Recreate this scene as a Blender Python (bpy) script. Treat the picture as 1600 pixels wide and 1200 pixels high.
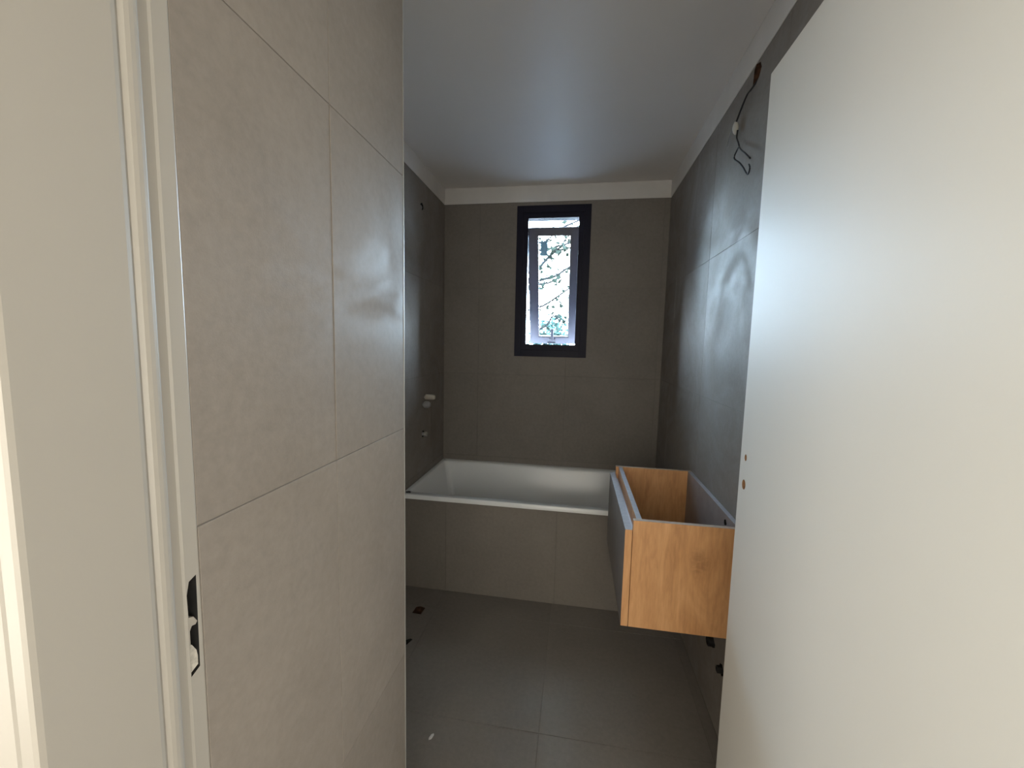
import bpy, bmesh, math, random
from mathutils import Vector, Matrix
random.seed(7)
S = bpy.context.scene
for o in list(bpy.data.objects): bpy.data.objects.remove(o, do_unlink=True)
COL = S.collection

# ------------------------------------------------------------------ camera
cam_d = bpy.data.cameras.new('camera'); cam = bpy.data.objects.new('camera', cam_d); COL.objects.link(cam)
r = Vector((0.98717928, 0.15805482, 0.02226518)); u = Vector((-0.03738057, 0.09331528, 0.99493465)); f = Vector((-0.15517653, 0.98301116, -0.09802709))
m = Matrix((r, u, -f)).transposed().to_4x4(); m.translation = Vector((0, 0, 1.41258))
cam.matrix_world = m
cam_d.sensor_fit = 'HORIZONTAL'; cam_d.sensor_width = 36; cam_d.lens = 630.2 / 1600 * 36; cam_d.clip_start = 0.02
S.camera = cam

# ------------------------------------------------------------------ world, sun, hall light, exposure
SKY = 140.0
W = bpy.data.worlds.new('overcast_sky'); S.world = W; W.use_nodes = True
nt = W.node_tree; bg = nt.nodes['Background']
tc = nt.nodes.new('ShaderNodeTexCoord'); sep = nt.nodes.new('ShaderNodeSeparateXYZ'); rp = nt.nodes.new('ShaderNodeValToRGB')
nt.links.new(tc.outputs['Generated'], sep.inputs[0]); nt.links.new(sep.outputs['Z'], rp.inputs[0]); nt.links.new(rp.outputs[0], bg.inputs[0])
rp.color_ramp.elements[0].position = 0.0; rp.color_ramp.elements[0].color = (0.64, 0.81, 1.0, 1)
rp.color_ramp.elements[1].position = 0.7; rp.color_ramp.elements[1].color = (0.50, 0.71, 1.0, 1)
bg.inputs[1].default_value = SKY

sun_d = bpy.data.lights.new('sun', 'SUN'); sun = bpy.data.objects.new('sun', sun_d); COL.objects.link(sun)
sun_d.energy = 4.0; sun_d.color = (1, .95, .87); sun_d.angle = math.radians(2)
sun.rotation_euler = (math.radians(40), 0, math.radians(-25))

def area(name, loc, target, sx, sy, power, color):
    d = bpy.data.lights.new(name, 'AREA'); o = bpy.data.objects.new(name, d); COL.objects.link(o)
    d.shape = 'RECTANGLE'; d.size = sx; d.size_y = sy; d.energy = power; d.color = color
    o.location = loc; o.rotation_euler = (Vector(target) - Vector(loc)).to_track_quat('-Z', 'Y').to_euler()
    return o
HALLC = (1.0, .955, .87)
area('hall_daylight', (-0.1, -1.45, 1.52), (-0.1, 1.0, 1.35), 2.4, 1.4, 26.0, HALLC)
area('hall_side_fill', (-1.55, -.75, 1.0), (0, -.45, 1.0), 1.1, 1.5, 31.0, HALLC)  # added side fill, no real source: lifts the door leaf against the back wall
area('hall_side_fill', (1.55, -.75, 1.0), (0, -.45, 1.0), 1.1, 1.5, 31.0, HALLC)  # matching added fill from the other side, for the entry pier tiles
pt = area('window_portal', (-0.187, 3.0, 1.84), (-0.187, 0, 1.84), 0.5, 1.1, 1.0, (1, 1, 1))
pt.data.cycles.is_portal = True

S.view_settings.view_transform = 'Standard'; S.view_settings.look = 'None'
S.view_settings.exposure = 0.0; S.view_settings.gamma = 1.0
S.view_settings.use_curve_mapping = False

# ------------------------------------------------------------------ materials
def mat(name, base, rough=.5, metal=0, spec=.5):
    M = bpy.data.materials.new(name); M.use_nodes = True
    b = M.node_tree.nodes['Principled BSDF']
    b.inputs['Base Color'].default_value = (*base, 1); b.inputs['Roughness'].default_value = rough
    b.inputs['Metallic'].default_value = metal; b.inputs['Specular IOR Level'].default_value = spec
    return M
def N(M, t, **k):
    n = M.node_tree.nodes.new(t)
    for a, v in k.items(): setattr(n, a, v)
    return n
def LK(M, a, b): M.node_tree.links.new(a, b)
def BS(M): return M.node_tree.nodes['Principled BSDF']
def noise(M, vec, scale, detail=4, rough=.55, dist=0):
    n = N(M, 'ShaderNodeTexNoise'); n.inputs['Scale'].default_value = scale; n.inputs['Detail'].default_value = detail
    n.inputs['Roughness'].default_value = rough; n.inputs['Distortion'].default_value = dist
    LK(M, vec, n.inputs['Vector']); return n.outputs['Fac']
def ramp(M, fac, stops):
    n = N(M, 'ShaderNodeValToRGB'); e = n.color_ramp.elements
    while len(e) < len(stops): e.new(.5)
    for i, (p, c) in enumerate(stops):
        e[i].position = p; e[i].color = (*c, 1) if len(c) == 3 else c
    LK(M, fac, n.inputs[0]); return n.outputs[0]
def math_(M, op, a, b=None):
    n = N(M, 'ShaderNodeMath', operation=op)
    for i, v in enumerate((a, b)):
        if v is None: continue
        if isinstance(v, (int, float)): n.inputs[i].default_value = v
        else: LK(M, v, n.inputs[i])
    return n.outputs[0]
def bump(M, h, strength, dist):
    n = N(M, 'ShaderNodeBump'); n.inputs['Strength'].default_value = strength; n.inputs['Distance'].default_value = dist
    LK(M, h, n.inputs['Height']); LK(M, n.outputs[0], BS(M).inputs['Normal'])
def painted(name, base, rough=.5, var=.04, sc=3.0, bmp=.1):
    M = mat(name, base, rough); g = N(M, 'ShaderNodeNewGeometry').outputs['Position']
    n = noise(M, g, sc, 5)
    lo = tuple(c * (1 - var) for c in base); hi = tuple(min(1, c * (1 + var)) for c in base)
    LK(M, ramp(M, n, [(.3, lo), (.7, hi)]), BS(M).inputs['Base Color'])
    bump(M, noise(M, g, 220, 3), bmp, .0006)
    return M

def tile_mat(name, base, r0, r1):
    M = mat(name, base, .35, 0, .32); b = BS(M)
    g = N(M, 'ShaderNodeNewGeometry').outputs['Position']
    big = noise(M, g, 2.2, 6, .6, .6); fine = noise(M, g, 60, 5, .7); grain = noise(M, g, 420, 2, .6)
    mix = math_(M, 'ADD', math_(M, 'MULTIPLY', big, .5), math_(M, 'MULTIPLY', fine, .5))
    c = ramp(M, mix, [(.34, tuple(x * .88 for x in base)), (.5, base), (.66, tuple(x * 1.12 for x in base))])
    oi = N(M, 'ShaderNodeObjectInfo').outputs['Random']
    hv = N(M, 'ShaderNodeHueSaturation'); LK(M, c, hv.inputs['Color'])
    LK(M, math_(M, 'ADD', math_(M, 'MULTIPLY', oi, .08), .96), hv.inputs['Value'])
    LK(M, hv.outputs[0], b.inputs['Base Color'])
    # wiped dust film: large soft smears change only the gloss
    sm = noise(M, g, 3.4, 6, .58, 2.2)
    mr = N(M, 'ShaderNodeMapRange'); LK(M, sm, mr.inputs[0]); mr.inputs[1].default_value = .35; mr.inputs[2].default_value = .65
    mr.inputs[3].default_value = r0; mr.inputs[4].default_value = r1
    LK(M, mr.outputs[0], b.inputs['Roughness'])
    bump(M, math_(M, 'ADD', math_(M, 'MULTIPLY', fine, .6), math_(M, 'MULTIPLY', grain, .5)), .22, .0012)
    return M
TILE = tile_mat('porcelain_tile', (.240, .211, .184), .47, .72)
FTILE = tile_mat('floor_tile', (.218, .194, .172), .30, .46)
GROUT = painted('dark_grout', (.185, .165, .145), .9)
CEIL = painted('ceiling_paint', (.78, .74, .705), .44, .02, 2, .15)
BAND = painted('band_plaster', (.78, .745, .71), .75, .05, 6, .5)
HALLW = painted('hall_paint', (.80, .78, .72), .7)
FRAME = painted('frame_enamel', (.375, .352, .315), .38, .015, 2, .05)
DOORM = painted('door_laminate', (.675, .655, .605), .52, .015, 1.5, .08)
RAWW = painted('raw_chipboard', (.30, .16, .075), .9, .3, 90, .5)
CAV = painted('rusty_cavity', (.10, .045, .025), .95, .5, 60, .8)
DARK = painted('dark_cavity', (.012, .011, .010), .95, .4, 40, .4)
BLACKF = mat('black_window_enamel', (.009, .008, .022), .5, 0, .25)
SASHM = mat('grey_sash_enamel', (.13, .13, .165), .35)
STEEL = mat('brushed_steel', (.55, .55, .56), .32, 1)
TUB = mat('white_tub_acrylic', (.90, .90, .885), .2)
TRIMM = mat('aluminium_edge', (.55, .55, .53), .35, .6)
PVC = mat('grey_pvc', (.32, .31, .31), .5)
CREAM = mat('cream_plastic', (.60, .55, .46), .45)
BLACKP = mat('black_plastic', (.012, .011, .010), .5)
EDGE = painted('melamine_edge', (.42, .41, .42), .5, .12, 60, .1)
EDGEW = painted('oak_edge_band', (.52, .40, .30), .5, .12, 60, .1)
FRONTM = painted('taupe_front_panel', (.235, .195, .165), .5, .08, 12, .1)
WIREG = mat('pale_wire', (.33, .31, .27), .5)
STICK = mat('blue_grey_label', (.4, .5, .55), .9)
_t = N(STICK, 'ShaderNodeBsdfTranslucent'); _t.inputs[0].default_value = (.0065, .0092, .0105, 1); _a = N(STICK, 'ShaderNodeAddShader')
LK(STICK, BS(STICK).outputs[0], _a.inputs[0]); LK(STICK, _t.outputs[0], _a.inputs[1]); LK(STICK, _a.outputs[0], STICK.node_tree.nodes['Material Output'].inputs[0])
BS(STICK).inputs['Base Color'].default_value = (.02, .025, .03, 1)

def wood():
    M = mat('oak_melamine', (.5, .28, .14), .42); b = BS(M)
    g = N(M, 'ShaderNodeNewGeometry').outputs['Position']
    # knot: warp the grain round a centre
    kn = N(M, 'ShaderNodeVectorMath', operation='SUBTRACT'); LK(M, g, kn.inputs[0]); kn.inputs[1].default_value = (.428, 1.356, .705)
    ks = N(M, 'ShaderNodeVectorMath', operation='MULTIPLY'); LK(M, kn.outputs[0], ks.inputs[0]); ks.inputs[1].default_value = (1.15, 1.0, .8)
    ln = N(M, 'ShaderNodeVectorMath', operation='LENGTH'); LK(M, ks.outputs[0], ln.inputs[0])
    d = ln.outputs['Value']
    mr = N(M, 'ShaderNodeMapRange', interpolation_type='SMOOTHSTEP'); LK(M, d, mr.inputs[0])
    mr.inputs[1].default_value = 0; mr.inputs[2].default_value = .075; mr.inputs[3].default_value = 1; mr.inputs[4].default_value = 0
    kf = mr.outputs[0]
    mp = N(M, 'ShaderNodeMapping'); LK(M, g, mp.inputs[0]); mp.inputs['Scale'].default_value = (1, 1, .13)
    n1 = noise(M, mp.outputs[0], 42, 5, .6, 1.2)
    n2 = noise(M, mp.outputs[0], 150, 4, .6, .3)
    mp2 = N(M, 'ShaderNodeMapping'); LK(M, g, mp2.inputs[0]); mp2.inputs['Scale'].default_value = (1, 1, .3)
    n3 = noise(M, mp2.outputs[0], 9, 4, .55, 1.8)
    a = math_(M, 'ADD', math_(M, 'MULTIPLY', n1, .35), math_(M, 'MULTIPLY', n2, .2))
    a = math_(M, 'ADD', a, math_(M, 'MULTIPLY', n3, .45))
    c = ramp(M, a, [(.36, (.52, .255, .105)), (.5, (.66, .345, .15)), (.64, (.76, .425, .20))])
    kn2 = noise(M, g, 38, 3, .6, .8)
    kk = math_(M, 'MULTIPLY', math_(M, 'POWER', kf, 2.2), ramp(M, kn2, [(.30, (.15, .15, .15)), (.62, (.75, .75, .75))]))
    mx = N(M, 'ShaderNodeMixRGB'); LK(M, kk, mx.inputs[0]); LK(M, c, mx.inputs[1]); mx.inputs[2].default_value = (.25, .11, .045, 1)
    LK(M, mx.outputs[0], b.inputs['Base Color'])
    bump(M, n2, .12, .0006)
    return M
WOOD = wood()

def leafmat(name, a, b_, trans=.35):
    M = mat(name, a, 1.0, 0, 0.0); b = BS(M)
    oi = noise(M, N(M, 'ShaderNodeNewGeometry').outputs['Position'], 4, 3)
    LK(M, ramp(M, oi, [(.3, a), (.7, b_)]), b.inputs['Base Color'])
    return M
LEAF = leafmat('tree_leaf', (.004, .0055, .004), (.009, .011, .009))
HEDGE = leafmat('hedge_leaf', (.010, .020, .0165), (.017, .029, .025))
BARK = leafmat('bark', (.003, .003, .003), (.006, .006, .006))
GRASS = leafmat('grey_paving', (.085, .09, .10), (.12, .125, .13))

def glass():
    M = bpy.data.materials.new('clear_glass'); M.use_nodes = True; t = M.node_tree
    t.nodes.remove(t.nodes['Principled BSDF']); out = t.nodes['Material Output']
    tr = t.nodes.new('ShaderNodeBsdfTransparent'); tr.inputs[0].default_value = (.93, .96, .95, 1)
    gl = t.nodes.new('ShaderNodeBsdfGlossy'); gl.inputs['Roughness'].default_value = .02
    fr = t.nodes.new('ShaderNodeFresnel'); fr.inputs[0].default_value = 1.5
    mx = t.nodes.new('ShaderNodeMixShader'); t.links.new(fr.outputs[0], mx.inputs[0]); t.links.new(tr.outputs[0], mx.inputs[1]); t.links.new(gl.outputs[0], mx.inputs[2])
    t.links.new(mx.outputs[0], out.inputs[0]); return M
GLASS = glass()

# ------------------------------------------------------------------ helpers
def tag(o, label=None, cat=None, group=None, kind=None):
    if label: o['label'] = label
    if cat: o['category'] = cat
    if group: o['group'] = group
    if kind: o['kind'] = kind
    return o
def base_of(p): return Vector(p['_b']) if p and '_b' in p else Vector((0, 0, 0))
def empty(name, loc):
    o = bpy.data.objects.new(name, None); COL.objects.link(o); o.location = loc; o.empty_display_size = .05
    o['_b'] = tuple(loc); return o
def obj(name, bm, M, parent=None, smooth=False, origin=None):
    """mesh in world coordinates -> one object; its origin is the parent's base or the given point"""
    org = Vector(origin) if origin is not None else (base_of(parent) if parent else Vector((0, 0, 0)))
    me = bpy.data.meshes.new(name); bmesh.ops.translate(bm, vec=-org, verts=bm.verts)
    bmesh.ops.recalc_face_normals(bm, faces=bm.faces)
    bm.to_mesh(me); bm.free()
    for mm in (M if isinstance(M, (list, tuple)) else [M]): me.materials.append(mm)
    if smooth:
        for p in me.polygons: p.use_smooth = True
    o = bpy.data.objects.new(name, me); COL.objects.link(o)
    o['_b'] = tuple(org)
    if parent: o.parent = parent; o.location = org - base_of(parent)
    else: o.location = org
    return o
def box(bm, a, b, bev=0, mi=0):
    a, b = Vector(a), Vector(b)
    lo = Vector(map(min, a, b)); hi = Vector(map(max, a, b))
    r_ = bmesh.ops.create_cube(bm, size=1)
    for v in r_['verts']: v.co = Vector([(lo[i] + hi[i]) / 2 + v.co[i] * (hi[i] - lo[i]) for i in range(3)])
    fs = list({f_ for v in r_['verts'] for f_ in v.link_faces})
    for f_ in fs: f_.material_index = mi
    if bev:
        es = list({e for v in r_['verts'] for e in v.link_edges})
        bmesh.ops.bevel(bm, geom=es, offset=bev, segments=2, profile=.5, affect='EDGES')
    return bm
def B(a, b, bev=0): return box(bmesh.new(), a, b, bev)
def tube(bm, pts, r0, r1=None, seg=8, cap=True):
    r1 = r0 if r1 is None else r1; pts = [Vector(p) for p in pts]; rings = []
    up = Vector((0, 0, 1))
    for i, p in enumerate(pts):
        t = (pts[min(i + 1, len(pts) - 1)] - pts[max(i - 1, 0)]).normalized()
        ax = t.cross(up)
        if ax.length < .05: ax = t.cross(Vector((1, 0, 0)))
        ax.normalize(); bx_ = t.cross(ax)
        rr = r0 + (r1 - r0) * i / max(1, len(pts) - 1)
        rings.append([bm.verts.new(p + (ax * math.cos(k * 2 * math.pi / seg) + bx_ * math.sin(k * 2 * math.pi / seg)) * rr) for k in range(seg)])
    for a, b in zip(rings, rings[1:]):
        for k in range(seg): bm.faces.new((a[k], a[(k + 1) % seg], b[(k + 1) % seg], b[k]))
    if cap: bm.faces.new(rings[0]); bm.faces.new(rings[-1])
    return bm
def smoothpath(pts, n=5):
    pts = [Vector(p) for p in pts]; out = []
    P = [pts[0]] + pts + [pts[-1]]
    for i in range(1, len(P) - 2):
        for k in range(n):
            t = k / n; a, b, c, d = P[i - 1], P[i], P[i + 1], P[i + 2]
            out.append(.5 * ((2 * b) + (-a + c) * t + (2 * a - 5 * b + 4 * c - d) * t * t + (-a + 3 * b - 3 * c + d) * t ** 3))
    out.append(pts[-1]); return out
def lathe(bm, prof, origin, axis, seg=20):
    axis = Vector(axis).normalized(); o = Vector(origin)
    e1 = axis.orthogonal().normalized(); e2 = axis.cross(e1); rings = []
    for (rr, h) in prof:
        rings.append([bm.verts.new(o + axis * h + (e1 * math.cos(k * 2 * math.pi / seg) + e2 * math.sin(k * 2 * math.pi / seg)) * rr) for k in range(seg)])
    for a, b in zip(rings, rings[1:]):
        for k in range(seg): bm.faces.new((a[k], a[(k + 1) % seg], b[(k + 1) % seg], b[k]))
    bm.faces.new(rings[0]); bm.faces.new(rings[-1]); return bm
def prism(pts, vec):
    """closed 3D polygon extruded along vec"""
    bm = bmesh.new(); vs = [bm.verts.new(p) for p in pts]; vec = Vector(vec)
    ws = [bm.verts.new(Vector(p) + vec) for p in pts]
    bm.faces.new(vs); bm.faces.new(ws[::-1]); n = len(vs)
    for k in range(n): bm.faces.new((vs[k], vs[(k + 1) % n], ws[(k + 1) % n], ws[k]))
    bmesh.ops.recalc_face_normals(bm, faces=bm.faces); return bm
def cut(o, cutter_bm, M):
    """real hole: boolean difference, lining takes material M; the cutter is deleted"""
    me = bpy.data.meshes.new('cutter'); cb = cutter_bm.copy(); cb.to_mesh(me); cb.free(); me.materials.append(M)
    c = bpy.data.objects.new('cutter', me); COL.objects.link(c)
    md = o.modifiers.new('cut', 'BOOLEAN'); md.operation = 'DIFFERENCE'; md.solver = 'EXACT'; md.object = c; md.material_mode = 'TRANSFER'
    bpy.context.view_layer.update()
    new = bpy.data.meshes.new_from_object(o.evaluated_get(bpy.context.evaluated_depsgraph_get()))
    o.modifiers.clear(); o.data = new
    bpy.data.objects.remove(c)

class Plane:
    """a tiled plane: O + U*u + V*v, N points into the room"""
    def __init__(s, O, U, V, N_): s.O, s.U, s.V, s.N = map(Vector, (O, U, V, N_))
    def p(s, a, b, d=0): return s.O + s.U * a + s.V * b + s.N * d
TT = .008   # tile thickness
GD = .0014  # grout sits this far behind the tile face
mesh_cache = {}
def tiles(parent, P, us, vs, holes=(), M=TILE, gap=.0007, name='tile'):
    """holes: list of (polygon in (u, v), depth, material)"""
    for u0, u1 in zip(us, us[1:]):
        for v0, v1 in zip(vs, vs[1:]):
            w, h = u1 - u0 - 2 * gap, v1 - v0 - 2 * gap
            key = (round(w, 4), round(h, 4), tuple(P.U), tuple(P.V), tuple(P.N), M.name)
            cen = P.p((u0 + u1) / 2, (v0 + v1) / 2, -TT / 2)
            hh = [q for q in holes if max(x for x, y in q[0]) > u0 and min(x for x, y in q[0]) < u1 and max(y for x, y in q[0]) > v0 and min(y for x, y in q[0]) < v1]
            if key in mesh_cache and not hh:
                me = mesh_cache[key]
            else:
                bm = bmesh.new(); d = P.U * w / 2 + P.V * h / 2 + P.N * TT / 2
                box(bm, -d, d, .0007); me = bpy.data.meshes.new('tile'); bm.to_mesh(me); bm.free(); me.materials.append(M)
                if not hh: mesh_cache[key] = me
            o = bpy.data.objects.new(name, me); COL.objects.link(o)
            jit = P.N * random.uniform(-.0004, .0004)
            if hh:
                o.location = cen + jit
                for q in hh: cut(o, prism([P.p(a, b, .02) for a, b in q[0]], -P.N * (q[1] + .02)), q[2])
                if len(o.data.polygons) == 0: bpy.data.objects.remove(o); continue
            o.parent = parent; o.location = cen + jit - base_of(parent)
def hexa(cu, cv, ru, rv, n=12, jag=0, rnd=None):
    rnd = rnd or random.Random(3)
    return [(cu + ru * (1 + rnd.uniform(-jag, jag)) * math.cos(k * 2 * math.pi / n), cv + rv * (1 + rnd.uniform(-jag, jag)) * math.sin(k * 2 * math.pi / n)) for k in range(n)]

# ------------------------------------------------------------------ key dimensions (metres)
XL, XR, YB = -.945, .560, 2.805          # tiled faces of the bathroom
XN, YN, YI = -.415, .933, .376           # entry pier face, its far edge, inside face of the door wall
ZT, ZC = 2.367, 2.475                    # tile top, ceiling
ZJ = [0, .6, 1.2, 1.8, ZT]
YJX = [YI, .73, 1.33, 1.93, 2.53, YB]

# ------------------------------------------------------------------ right wall
PR = Plane((XR, 0, 0), (0, 1, 0), (0, 0, 1), (-1, 0, 0))
hole_cable = ([(1.527, 2.352), (1.560, 2.366), (1.575, 2.355), (1.580, 2.308), (1.554, 2.298), (1.530, 2.310), (1.516, 2.331)], .055, CAV)
hole_van = (hexa(1.476, .700, .02, .02), .03, DARK)
hole_p1 = (hexa(1.563, .287, .026, .021, 11, .18), .05, DARK)
hole_p2 = (hexa(1.458, .258, .022, .020, 11, .18), .05, DARK)
HR = [hole_cable, hole_p1, hole_p2]
wr = obj('wall_right', B((XR + GD, .20, -.05), (XR + .15, YB + .2, ZC)), GROUT, origin=(XR + TT, 1.6, 0))
tag(wr, 'right-hand bathroom wall of large grey porcelain tiles with hanging wires', 'wall', kind='structure')
for q in HR: cut(wr, prism([PR.p(a, b, .02) for a, b in q[0]], -PR.N * (q[1] + .02)), q[2])
tiles(wr, PR, YJX, ZJ, HR)
obj('plaster_band', B((XR - .002, YI, ZT + .001), (XR + TT, YB, ZC), .001), BAND, wr)

# ------------------------------------------------------------------ back wall with the window opening
PB = Plane((0, YB, 0), (1, 0, 0), (0, 0, 1), (0, -1, 0))
win_open = ([(-.415, 1.345), (.045, 1.345), (.045, 2.336), (-.415, 2.336)], .36, GROUT)
wb = obj('wall_back', B((XL - .15, YB + GD, -.05), (XR + .15, YB + .30, ZC)), GROUT, origin=(0, YB + TT, 0))
tag(wb, 'end wall of dark grey tiles behind the bathtub, around the window', 'wall', kind='structure')
cut(wb, prism([PB.p(a, b, .02) for a, b in win_open[0]], (0, .40, 0)), GROUT)
tiles(wb, PB, [XL, -.690, -.072, .526, XR], ZJ, [win_open])
obj('plaster_band', B((XL, YB - .002, ZT + .001), (XR, YB + TT, ZC), .001), BAND, wb)

# ------------------------------------------------------------------ left alcove wall
PL = Plane((XL, 0, 0), (0, 1, 0), (0, 0, 1), (1, 0, 0))
hole_sh = (hexa(2.383, 2.220, .022, .020, 12, .12), .05, DARK)
hole_l3 = (hexa(2.402, .834, .021, .021, 12, .12), .03, DARK)
wl = obj('wall_left', B((XL - GD, YN - .6, -.05), (XL - .15, YB + .2, ZC)), GROUT, origin=(XL - TT, 1.9, 0))
tag(wl, 'left wall of dark grey tiles beside the bathtub, with water inlets', 'wall', kind='structure')
for q in (hole_sh, hole_l3): cut(wl, prism([PL.p(a, b, .02) for a, b in q[0]], -PL.N * (q[1] + .02)), q[2])
tiles(wl, PL, [YN, 1.33, 1.93, 2.53, YB], ZJ, [hole_sh, hole_l3])
obj('plaster_band', B((XL + .002, YN, ZT + .001), (XL - TT, YB, ZC), .001), BAND, wl)

# ------------------------------------------------------------------ entry pier (tiled wall beside the doorway)
PN = Plane((XN, 0, 0), (0, 1, 0), (0, 0, 1), (1, 0, 0))
we = obj('wall_entry', B((XL, YI, -.05), (XN - GD, YN - GD, ZC)), GROUT, origin=(XN - TT, .65, 0))
tag(we, 'near wall of light-lit grey tiles between door frame and bath alcove', 'wall', kind='structure')
tiles(we, PN, [YI, .645, YN - .002], [0, .6, 1.2, 1.797, ZT])
PE = Plane((0, YN, 0), (1, 0, 0), (0, 0, 1), (0, 1, 0))
tiles(we, PE, [XL, -.6, XN - .003], [0, .6, 1.2, 1.797, ZT])
obj('plaster_band', B((XL, YI, ZT + .001), (XN + .002, YN + .002, ZC), .001), BAND, we)
obj('edge_trim', B((XN - .004, YN - .0025, 0), (XN + .0008, YN + .0008, ZT), .0004), TRIMM, we)

# ------------------------------------------------------------------ door wall, ceiling, floor, hall
bm = B((-1.6, .235, -.05), (-.455, YI - .012, ZC)); box(bm, (.50, .235, -.05), (1.6, YI, ZC)); box(bm, (-.455, .235, 2.10), (.50, YI, ZC))
tag(obj('wall_front', bm, HALLW, origin=(0, .3, 0)), 'painted wall with the doorway seen from the hall', 'wall', kind='structure')
tag(obj('ceiling', B((XL - .15, .3, ZC), (XR + .15, YB + .2, ZC + .1)), CEIL, origin=(0, 1.6, ZC)), 'smooth white painted bathroom ceiling', 'ceiling', kind='structure')
PF = Plane((0, 0, 0), (1, 0, 0), (0, 1, 0), (0, 0, 1))
hole_f1 = ([(-.800, 1.885), (-.752, 1.882), (-.748, 1.935), (-.775, 1.943), (-.797, 1.935)], .06, CAV)
hole_f2 = ([(-.765, 1.660), (-.735, 1.668), (-.722, 1.705), (-.735, 1.708), (-.760, 1.690)], .05, DARK)
fl = obj('floor', B((XL - .1, .20, -.12), (XR + .1, YB + .1, -GD)), GROUT, origin=(0, 1.4, -TT))
tag(fl, 'dark grey tiled bathroom floor', 'floor', kind='structure')
for q in (hole_f1, hole_f2): cut(fl, prism([PF.p(a, b, .02) for a, b in q[0]], -PF.N * (q[1] + .02)), q[2])
tiles(fl, PF, [XL, -.690, -.085, .520, XR], [.235, .745, 1.345, 1.945, 2.11], [hole_f1, hole_f2], M=FTILE)
tag(obj('floor_hall', B((-1.7, -1.6, -.05), (1.7, .233, 0)), FTILE, origin=(0, -1, 0)), 'hall floor outside the bathroom door', 'floor', kind='structure')
tag(obj('ceiling_hall', B((-1.7, -1.6, ZC), (1.7, .3, ZC + .1)), HALLW, origin=(0, -1, ZC)), 'hall ceiling outside the bathroom', 'ceiling', kind='structure')
tag(obj('wall_hall_left', B((-1.7, -1.6, 0), (-1.6, .24, ZC)), HALLW, origin=(-1.6, -1, 0)), 'hall wall on the left', 'wall', kind='structure')
tag(obj('wall_hall_right', B((1.6, -1.6, 0), (1.7, .24, ZC)), HALLW, origin=(1.6, -1, 0)), 'hall wall on the right', 'wall', kind='structure')
tag(obj('wall_hall_back', B((-1.7, -1.6, 0), (1.7, -1.5, ZC)), HALLW, origin=(0, -1.5, 0)), 'hall wall behind the viewer', 'wall', kind='structure')

# ------------------------------------------------------------------ door frame and door leaf
d1 = empty('door_1', (0, .3, 0)); tag(d1, 'white door frame at left and open pale grey door leaf at right', 'door', kind='structure')
def jamb_profile(sx, x0):
    pr = [(.376, -.0445), (.376, -.0105), (.3745, -.0100), (.3585, -.0100), (.3565, -.0120), (.3440, -.0120), (.3415, -.0095), (.3400, -.0030),
          (.3370, -.0006), (.3340, 0), (.3300, 0), (.3262, -.0008), (.3225, -.0030), (.3190, -.0008), (.3150, 0), (.2300, 0), (.2262, -.0012), (.2250, -.0050),
          (.2240, -.0150), (.2225, -.0170), (.2225, -.0700), (.2345, -.0700), (.2345, -.0445)]
    return [Vector((x0 + sx * d, y, 0)) for y, d in pr]
jl = obj('frame_jamb', prism(jamb_profile(1, -.405), (0, 0, 2.06)), FRAME, d1, origin=(-.41, .3, 0))
jl['label'] = 'left jamb with the cut-out for the lock plate'
sq = [(.3592, 1.031), (.3700, 1.036), (.3712, 1.146), (.3625, 1.1425), (.3592, 1.128), (.3598, 1.10), (.3592, 1.07)]
cut(jl, prism([(-.39, y, z) for y, z in sq], (-.052, 0, 0)), DARK)
jr_ = obj('frame_jamb', prism(jamb_profile(-1, .462), (0, 0, 2.06)), FRAME, d1, origin=(.46, .3, 0))
bm = B((-.405, .2175, 2.06), (.462, .34, 2.10), .002); box(bm, (-.47, .2175, 2.06), (.53, .235, 2.13), .002); box(bm, (-.41, .34, 2.068), (.462, .376, 2.10))
obj('frame_head', bm, FRAME, d1)
# splintered bits inside the lock cut-out
bm = prism([(-.4162, .3592, 1.1015), (-.4162, .3665, 1.0985), (-.4162, .3708, 1.0905), (-.4162, .3685, 1.0880), (-.4162, .3640, 1.0890), (-.4162, .3592, 1.0800)], (-.006, 0, 0))
box(bm, (-.4165, .3590, 1.066), (-.424, .3620, 1.088), .0005)
obj('frame_splinter', bm, FRAME, jl)
bm = prism([(-.4175, .3600, 1.068), (-.4175, .3640, 1.066), (-.4175, .3690, 1.056), (-.4175, .3708, 1.044), (-.4175, .3700, 1.038), (-.4175, .3610, 1.034)], (-.008, 0, 0))
obj('filler_foam', bm, painted('pale_filler', (.50, .48, .43), .9, .35, 120, 1), jl)
leaf = obj('door_leaf', B((.423, .352, .008), (.458, 1.087, 2.053), .0012), DOORM, d1, origin=(.44, .352, 0))
leaf['label'] = 'open pale grey flush door leaf without its handle'
cut(leaf, prism([(.40, y, z) for y, z in hexa(1.056, 1.146, .0062, .0085, 14)], (.1, 0, 0)), RAWW)
cut(leaf, prism([(.40, y, z) for y, z in hexa(1.055, 1.078, .0100, .0125, 16)], (.1, 0, 0)), RAWW)
leaf.data.materials[0] = DOORM
for z in (.22, 1.03, 1.84):
    bm = lathe(bmesh.new(), [(.0055, 0), (.0065, .001), (.0065, .098), (.0055, .1)], (.452, .346, z), (0, 0, 1), 12)
    box(bm, (.4235, .352, z), (.455, .3535, z + .1)); obj('door_hinge', bm, STEEL, leaf)

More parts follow.
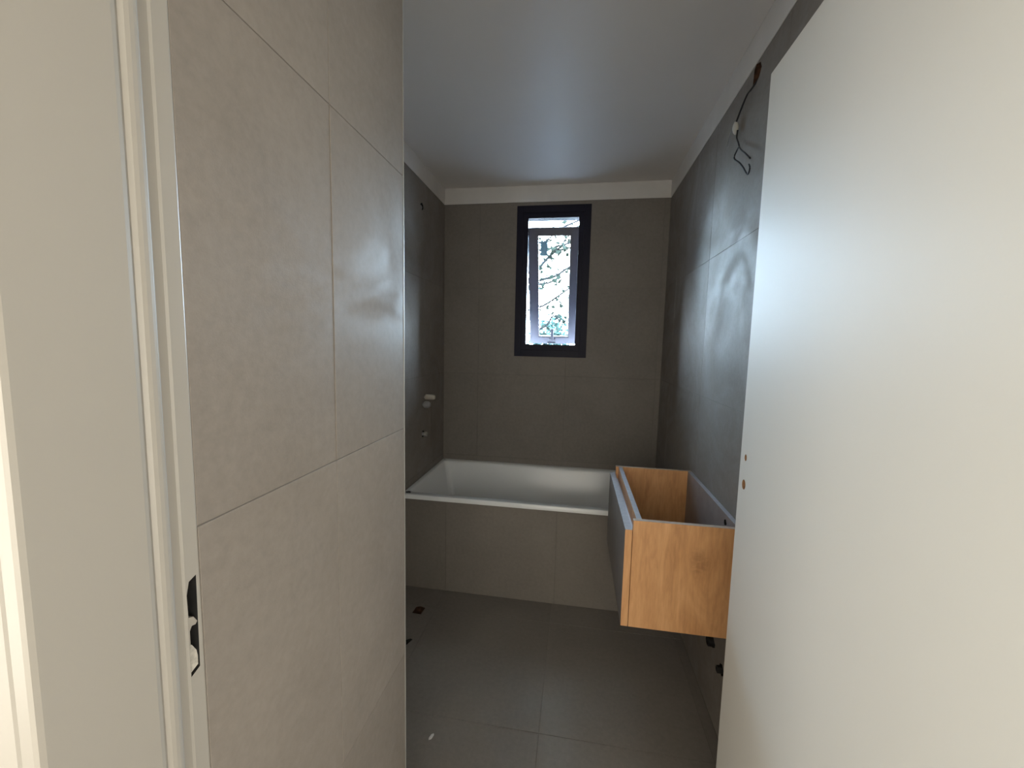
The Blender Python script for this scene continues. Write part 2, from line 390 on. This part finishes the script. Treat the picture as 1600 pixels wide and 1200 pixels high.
# ------------------------------------------------------------------ window
w1 = empty('window_1', (-.187, YB, 1.33)); tag(w1, 'narrow black-framed window with its sash pushed open at the bottom', 'window', kind='structure')
def ring(bm, x0, x1, z0, z1, t, y0, y1, bev=.001, tb=None, tt=None):
    tb = tb or t; tt = tt or t
    box(bm, (x0, y0, z0), (x0 + t, y1, z1), bev); box(bm, (x1 - t, y0, z0), (x1, y1, z1), bev)
    box(bm, (x0 + t, y0, z0), (x1 - t, y1, z0 + tb), bev); box(bm, (x0 + t, y0, z1 - tt), (x1 - t, y1, z1), bev)
    return bm
obj('window_casing', ring(bmesh.new(), -.432, .063, 1.331, 2.343, .046, YB - .008, YB + .02), BLACKF, w1)
obj('window_frame', ring(bmesh.new(), -.414, .044, 1.346, 2.327, .060, YB + .0, YB + .075, .001, .070, .064), BLACKF, w1)
# top-hung sash: pivots on the top edge, pushed out at the bottom
HT = Vector((0, 2.890, 2.222)); HB = Vector((0, 3.215, 1.425)); dz = (HB - HT); SL = dz.length; dz.normalize(); dn = Vector((1, 0, 0)).cross(dz)   # dn points indoors/outdoors
if dn.y > 0: dn = -dn
X0, X1 = -.370, -.010
def sp(x, s, d): return HT + Vector((x, 0, 0)) + dz * s + dn * d
def sbox(bm, x0, x1, s0, s1, d0, d1, bev=.001):
    n = bmesh.new(); box(n, (x0, s0, d0), (x1, s1, d1), bev)
    for v in n.verts: v.co = sp(v.co.x, v.co.y, v.co.z)
    me = bpy.data.meshes.new('t'); n.to_mesh(me); n.free(); bm.from_mesh(me); bpy.data.meshes.remove(me); return bm
bm = bmesh.new()
sbox(bm, X0, X0 + .068, 0, SL, -.04, 0); sbox(bm, X1 - .058, X1, 0, SL, -.04, 0)
sbox(bm, X0 + .068, X1 - .058, 0, .050, -.04, 0); sbox(bm, X0 + .068, X1 - .058, SL - .052, SL, -.04, 0)
sa = obj('window_sash', bm, SASHM, w1, origin=HT + Vector((-.184, 0, 0)))
bm = bmesh.new()   # glazing bead, one raised lip round the pane
for a in ((X0 + .068, X0 + .074, .05, SL - .052), (X1 - .064, X1 - .058, .05, SL - .052), (X0 + .074, X1 - .064, .05, .056), (X0 + .074, X1 - .064, SL - .058, SL - .052)):
    sbox(bm, a[0], a[1], a[2], a[3], -.02, -.008, .0005)
obj('glazing_bead', bm, PVC, sa)
bm = bmesh.new(); sbox(bm, X0 + .072, X1 - .062, .054, SL - .056, -.026, -.022, 0); obj('window_pane', bm, GLASS, sa)
bm = bmesh.new(); bm.faces.new([bm.verts.new(sp(a, b, -.0212)) for a, b in ((-.283, .092), (-.233, .092), (-.233, .195), (-.283, .195))]); st_ = obj('pane_label', bm, STICK, sa); st_['label'] = 'blue-grey paper label left on the glass'
bm = bmesh.new(); sbox(bm, -.218, -.168, SL - .045, SL - .020, 0, .010, .003); sbox(bm, -.206, -.182, SL - .128, SL - .022, .010, .022, .004); sbox(bm, -.232, -.168, SL - .012, SL - .004, 0, .012, .002)
obj('window_handle', bm, mat('dark_steel', (.10, .10, .12), .4, .3), sa)
for x in (X0 - .0015, X1 + .0015):
    bm = bmesh.new(); a = Vector((x, 2.86, 1.66)); b_ = sp(x, SL * .62, -.02)
    tube(bm, [a, a.lerp(b_, .5), b_], .004, seg=6); tube(bm, [Vector((x, 2.862, 1.45)), Vector((x, 2.862, 2.22))], .0035, seg=6)
    obj('friction_stay', bm, STEEL, w1)

# ------------------------------------------------------------------ bathtub with tiled apron
YF = 2.070
ap = obj('wall_apron', B((XL, YF + .030 + GD, 0), (XR, YF + .030 + .06, .535)), GROUT, origin=(0, YF + .04, 0))
tag(ap, 'low tiled bath panel under the front rim of the bathtub', 'bath panel', kind='structure')
PA = Plane((0, YF + .030, 0), (1, 0, 0), (0, 0, 1), (0, -1, 0))
tiles(ap, PA, [XL, -.690, -.072, .526, XR], [0, .538])
tub = empty('bathtub', (-.19, 2.43, 0)); tag(tub, 'white built-in bathtub along the end wall under the window', 'bathtub')
def rr(x0, x1, y0, y1, rad, z, n=6):
    out = []
    for cx, cy, a0 in ((x1 - rad, y0 + rad, -90), (x1 - rad, y1 - rad, 0), (x0 + rad, y1 - rad, 90), (x0 + rad, y0 + rad, 180)):
        for k in range(n + 1):
            a = math.radians(a0 + 90 * k / n); out.append(Vector((cx + rad * math.cos(a), cy + rad * math.sin(a), z)))
    return out
bm = bmesh.new()
x0, x1, y0, y1 = XL + .001, XR - .001, YF, YB - .001
loops = [rr(x0 + .02, x1 - .02, y0 + .02, y1 - .02, .02, .538), rr(x0, x1, y0, y1, .003, .539), rr(x0, x1, y0, y1, .003, .557), rr(x0 + .004, x1 - .004, y0 + .0045, y1 - .004, .003, .5632),
         rr(x0 + .024, x1 - .030, y0 + .040, y1 - .045, .030, .5640), rr(x0 + .030, x1 - .036, y0 + .046, y1 - .052, .028, .560), rr(x0 + .034, x1 - .042, y0 + .050, y1 - .058, .028, .550),
         rr(x0 + .095, x1 - .10, y0 + .075, y1 - .085, .040, .25), rr(x0 + .125, x1 - .14, y0 + .095, y1 - .105, .050, .175), rr(x0 + .19, x1 - .20, y0 + .14, y1 - .15, .06, .150)]
ring_v = [[bm.verts.new(p) for p in L] for L in loops]
for a, b in zip(ring_v, ring_v[1:]):
    for k in range(len(a)): bm.faces.new((a[k], a[(k + 1) % len(a)], b[(k + 1) % len(a)], b[k]))
bm.faces.new(ring_v[-1])
tb = obj('tub_shell', bm, TUB, tub, smooth=True)
md = tb.modifiers.new('edge', 'EDGE_SPLIT'); md.split_angle = math.radians(50)
bm = lathe(bmesh.new(), [(.026, 0), (.028, .002), (.024, .005), (.008, .004), (.006, .003)], (-.70, 2.43, .150), (0, 0, 1)); obj('tub_drain', bm, STEEL, tub, smooth=True)
bm = lathe(bmesh.new(), [(.03, 0), (.03, .003), (.026, .008), (.01, .010)], (-.868, 2.43, .40), (1, 0, .2)); obj('overflow_cap', bm, STEEL, tub, smooth=True)
# lump of grey sealant on the rim corner
bm = bmesh.new(); bmesh.ops.create_icosphere(bm, subdivisions=2, radius=1)
for v in bm.verts:
    k = 1 + .25 * math.sin(v.co.x * 5 + v.co.y * 3); v.co = Vector((-.910 + v.co.x * .016 * k, 2.098 + v.co.y * .011 * k, .5665 + v.co.z * .0045))
tag(obj('sealant_lump', bm, painted('dark_sealant', (.07, .07, .075), .8, .3, 80, .5), smooth=True, origin=(-.910, 2.098, .5632)), 'small dark lump on the left corner of the bathtub rim', 'debris')

# ------------------------------------------------------------------ wall-hung vanity unit (no worktop yet)
VX, VY0, VY1, VZB, VZT, TH = .2105, 1.3556, 1.990, .451, .832, .018
va = empty('vanity_cabinet', (XR, (VY0 + VY1) / 2, VZB)); tag(va, 'open-topped oak wall-hung vanity cabinet with grey front, in front of the bathtub', 'cabinet')
def panel(name, a, b, parent=va, top=True, M=WOOD, label=None):
    """board with raw edge banding on its upper face"""
    bm = B(a, b, .0006); bm.faces.ensure_lookup_table(); bm.normal_update()
    for f_ in bm.faces: f_.material_index = 1 if (top and f_.normal.z > .7) else 0
    o = obj(name, bm, [M, EDGE if name != 'side_panel' else EDGEW], parent)
    if label: o['label'] = label
    return o
panel('side_panel', (VX, VY0, VZB), (XR - .001, VY0 + TH, VZT))
panel('side_panel', (VX, VY1 - TH, VZB), (XR - .001, VY1, VZT))
bp = panel('back_panel', (XR - TH, VY0 + TH, VZB + TH), (XR - .001, VY1 - TH, VZT), M=painted('grey_melamine', (.27, .235, .22), .5, .1, 20, .1), label='grey-brown back panel with a fixing hole')
cut(bp, prism([(XR - .05, y, z) for y, z in hexa(1.478, .802, .012, .011, 10, .2)], (.045, 0, 0)), DARK)
panel('bottom_panel', (VX, VY0 + TH, VZB), (XR - TH, VY1 - TH, VZB + TH))
panel('front_rail', (VX + .012, VY0 + TH, VZT - .07), (VX + .030, VY1 - TH, VZT - .001), label='pale front rail behind the drawer front')
dr = empty('drawer', (VX - .012, VY0, VZB)); dr.parent = va; dr.location = Vector((VX - .012, VY0, VZB)) - base_of(va)
dr['label'] = 'drawer with grey-taupe face and oak edge'
bm = B((VX - .0255, VY0 + .0005, VZB), (VX - .0018, VY1 - .0005, VZT - .034), .0006); bm.normal_update()
for f_ in bm.faces: f_.material_index = 1 if f_.normal.z > .7 else (2 if f_.normal.x < -.7 else 0)
obj('drawer_front', bm, [WOOD, EDGE, FRONTM], dr)
obj('pull_profile', B((VX - .004, VY0 + TH, VZT - .062), (VX + .0115, VY1 - TH, VZT - .058), .0005), STEEL, dr)

# ------------------------------------------------------------------ pipe stubs, shower inlet, wires
def stub(name, y, z, plane_x, sx, prof, M, label, cat, group=None, tilt=0, cap=None):
    e = empty(name, (plane_x, y, z)); tag(e, label, cat, group)
    bm = lathe(bmesh.new(), prof, (plane_x, y, z), (sx, 0, tilt), 18); obj('pipe', bm, M, e, smooth=False)
    if cap:
        bm = lathe(bmesh.new(), cap[0], (plane_x, y, z), (sx, 0, tilt), 18); obj('cap', bm, cap[1], e)
    return e
stub('pipe_stub', 2.425, 1.068, XL, 1, [(.0095, -.007), (.0095, .03)], STEEL, 'cream-capped pipe stub on the left wall above the tub, uppermost', 'pipe', cap=([(.016, .008), (.0172, .012), (.0165, .062), (.012, .070)], CREAM))
stub('pipe_stub', 2.405, 1.022, XL, 1, [(.011, -.007), (.011, .022)], STEEL, 'round grey pipe stub just below the cream-capped one', 'pipe', cap=([(.018, .006), (.022, .014), (.022, .034), (.013, .046), (.007, .048)], PVC))
stub('pipe_stub', 2.402, .833, XL, 1, [(.012, -.036), (.012, .026), (.008, .027), (.008, .006)], PVC, 'short grey pipe stub in a dark hole above the tub rim, lowest', 'pipe', cap=([(.0150, .012), (.0155, .020), (.014, .028)], mat('dull_chrome', (.42, .40, .36), .5)))
stub('shower_inlet', 2.388, 2.217, XL, 1, [(.012, -.055), (.012, -.006), (.009, -.004), (.009, -.02)], PVC, 'grey pipe end in the dark round hole high on the left wall', 'pipe')
stub('drain_pipe', 1.563, .287, XR, -1, [(.019, -.056), (.019, .018), (.016, .019), (.016, -.01)], BLACKP, 'black drain pipe end on the right wall under the vanity', 'pipe')
stub('water_inlet', 1.458, .258, XR, -1, [(.013, -.056), (.013, .016), (.009, .017), (.009, -.01)], BLACKP, 'small black water inlet beside the door edge, nearer than the drain pipe', 'pipe')

wi = empty('wiring', (.556, 1.66, 2.22)); tag(wi, 'loose cable with white connector and black wires hanging from a hole in the wall', 'cable')
def wire(name, pts, rad, M):
    bm = tube(bmesh.new(), smoothpath(pts), rad, seg=6); return obj(name, bm, M, wi, smooth=True)
wire('cable', [(.580, 1.549, 2.330), (.560, 1.551, 2.303), (.549, 1.560, 2.287), (.546, 1.582, 2.285), (.545, 1.611, 2.272), (.545, 1.647, 2.253), (.545, 1.668, 2.240)], .0032, BLACKP)
bm = bmesh.new(); bmesh.ops.create_icosphere(bm, subdivisions=2, radius=1)
for v in bm.verts:
    s = 1 - .35 * v.co.z * v.co.z; v.co = Vector((.545 + v.co.x * .010 * s, 1.672 + v.co.y * .019 * s + v.co.z * .006, 2.2200 + v.co.z * .027))
obj('connector', bm, mat('white_connector', (.62, .58, .50), .5), wi, smooth=True)
X_ = .547
wire('wire', [(X_, 1.655, 2.205), (X_, 1.658, 2.180), (X_, 1.640, 2.155), (X_, 1.627, 2.135)], .0028, BLACKP)
wire('wire', [(X_, 1.627, 2.135), (X_ - .006, 1.588, 2.106), (X_ - .008, 1.544, 2.076), (X_ - .004, 1.507, 2.043)], .0026, BLACKP)
wire('wire', [(X_, 1.627, 2.135), (X_, 1.650, 2.130), (X_ - .004, 1.658, 2.108), (X_ - .008, 1.591, 2.065), (X_ - .006, 1.558, 2.036), (X_ - .004, 1.519, 1.997), (X_ - .008, 1.492, 2.006), (X_ - .008, 1.502, 2.022)], .0026, BLACKP)
wire('wire', [(.549, 1.690, 2.222), (.552, 1.718, 2.250), (.552, 1.761, 2.236), (.553, 1.782, 2.206)], .0014, WIREG)
wire('wire', [(.549, 1.660, 2.245), (.552, 1.640, 2.275), (.552, 1.620, 2.290)], .0012, WIREG)

# plaster crumb on the floor
bm = bmesh.new(); bmesh.ops.create_icosphere(bm, subdivisions=1, radius=1)
for v in bm.verts: v.co = Vector((-.464 + v.co.x * .007 + v.co.y * .004, 1.261 + v.co.y * .015, .003 + v.co.z * .003))
tag(obj('plaster_crumb', bm, painted('crumb_white', (.62, .60, .58), .9, .1, 90, .5), origin=(-.464, 1.261, 0)), 'tiny white plaster crumb on the near left of the floor', 'debris')

# ------------------------------------------------------------------ outdoors
tag(obj('patio', B((-14, 3.0, -.6), (14, 30, -.5)), GRASS, origin=(0, 10, -.5)), 'grey paved ground outside the window', 'ground', kind='structure')
tag(obj('sky_cut_slab', B((-3.5, YB + .30, 2.81), (3.5, 4.5, 2.95)), HALLW, origin=(0, 3.1, 2.81)), 'unseen slab added outside above the window to cut high sky light', 'blocker', kind='structure')  # unseen overhang, added and sized to block steep sky light through the window
def leaves(bm, cen, n, spread, size, rnd):
    for _ in range(n):
        p = Vector(cen) + Vector((rnd.gauss(0, spread[0]), rnd.gauss(0, spread[1]), rnd.gauss(0, spread[2])))
        a = Vector((rnd.uniform(-1, 1), rnd.uniform(-1, 1), rnd.uniform(-1, .3))).normalized(); b = a.orthogonal().normalized()
        b = (Matrix.Rotation(rnd.uniform(0, 6.28), 3, a) @ b); s = size * rnd.uniform(.6, 1.3)
        q = [p, p + a * s * .5 + b * s * .28, p + a * s, p + a * s * .5 - b * s * .28]
        c = a.cross(b) * s * .08; q[1] += c; q[3] += c
        vs = [bm.verts.new(x) for x in q]; bm.faces.new(vs)
tr = empty('tree', (-2.3, 6.2, -.5)); tag(tr, 'dark bare-branched tree across the window view', 'tree')
bm = tube(bmesh.new(), smoothpath([(-2.3, 6.2, -.5), (-2.2, 6.15, .9), (-1.9, 6.1, 1.7), (-1.6, 6.05, 2.6), (-1.5, 6.0, 3.5)]), .13, .07, 10); obj('trunk', bm, BARK, tr, smooth=True)
rnd = random.Random(11)
paths = [[(-1.95, 6.1, 1.6), (-1.2, 6.0, 1.95), (-.80, 6.0, 2.28), (-.554, 6.0, 2.566), (-.472, 6.0, 2.657), (-.389, 6.0, 2.739), (-.307, 6.0, 2.803), (-.184, 6.0, 2.867), (.3, 6.0, 3.0)],
         [(-1.6, 6.05, 2.5), (-1.0, 6.0, 2.72), (-.442, 6.0, 2.797), (-.342, 6.0, 2.829), (-.25, 6.0, 2.852), (-.227, 6.0, 2.917), (-.1, 6.0, 3.05)],
         [(-.42, 6.0, 2.71), (-.356, 6.02, 2.763), (-.265, 6.02, 2.786), (-.182, 6.02, 2.806), (.1, 6.02, 2.85)],
         [(-1.6, 6.0, 2.75), (-.9, 6.0, 2.86), (-.555, 6.0, 2.89), (-.471, 6.0, 2.921), (-.3, 6.0, 3.1)],
         [(-1.85, 6.1, 1.9), (-1.2, 6.05, 2.2), (-.58, 6.05, 2.36), (-.35, 6.05, 2.42), (-.16, 6.05, 2.54), (.2, 6.05, 2.7)],
         [(-1.2, 6.05, 2.2), (-.60, 6.05, 2.30), (-.42, 6.05, 2.33), (-.28, 6.05, 2.42)],
         [(-1.95, 6.1, 1.4), (-1.3, 6.0, 1.75), (-.62, 6.0, 1.95), (-.45, 6.0, 2.02), (-.22, 6.0, 2.18), (.1, 6.0, 2.4)],
         [(-.62, 6.0, 1.62), (-.45, 6.0, 1.70), (-.36, 6.0, 1.84), (-.24, 6.0, 1.74)],
         [(-1.6, 6.0, 3.2), (-.9, 6.0, 3.1), (-.5, 6.0, 3.02), (-.1, 6.0, 3.16), (.3, 6.0, 3.3)]]
for i, P in enumerate(paths):
    bm = tube(bmesh.new(), smoothpath(P, 4), .030 if i in (0, 4) else .020, .011, 6); obj('branch', bm, BARK, tr, smooth=True)
bm = bmesh.new()
for P in paths:
    for p in smoothpath(P, 6)[2:]:
        if rnd.random() < .42: leaves(bm, p, 3, (.04, .05, .04), .095, rnd)
for _ in range(30): leaves(bm, (rnd.uniform(-.62, -.05), 6 + rnd.uniform(-.3, .4), rnd.uniform(1.8, 2.6)), 3, (.03, .05, .03), .09, rnd)
fo = obj('foliage', bm, LEAF, tr); fo['kind'] = 'stuff'
def shrub(loc, rad, h, label, seed):
    e = empty('garden_shrub', (loc[0], loc[1], -.5)); tag(e, label, 'shrub', 'green shrubs low in the window view'); rn = random.Random(seed)
    bm = bmesh.new()
    for k in range(5): tube(bm, smoothpath([(loc[0] + rn.uniform(-.1, .1), loc[1], -.5), (loc[0] + rn.uniform(-.3, .3), loc[1], h * .4), (loc[0] + rn.uniform(-.6, .6) * rad, loc[1] + rn.uniform(-.3, .3), h * .9)]), .02, .005, 6)
    obj('stem', bm, BARK, e)
    bm = bmesh.new()
    for k in range(190):
        a = rn.uniform(0, 6.283); q = rn.random() ** .5 * rad; zz = rn.uniform(-.3, h) ; s = math.sqrt(max(0.05, 1 - (max(0, zz) / h) ** 2))
        leaves(bm, (loc[0] + math.cos(a) * q * s, loc[1] + math.sin(a) * q * s, zz), 18, (.09, .09, .08), .11, rn)
    f2 = obj('foliage', bm, HEDGE, e); f2['kind'] = 'stuff'
shrub((-1.45, 7.2, 0), .8, 1.85, 'green shrub low outside, at the left of the window view', 1)
shrub((-.50, 9.2, 0), .9, 1.95, 'green shrub low outside, in the middle of the window view', 3)
shrub((.75, 7.2, 0), .9, 1.75, 'green shrub low outside, at the right of the window view', 2)

for o in bpy.data.objects:
    if '_b' in o: del o['_b']
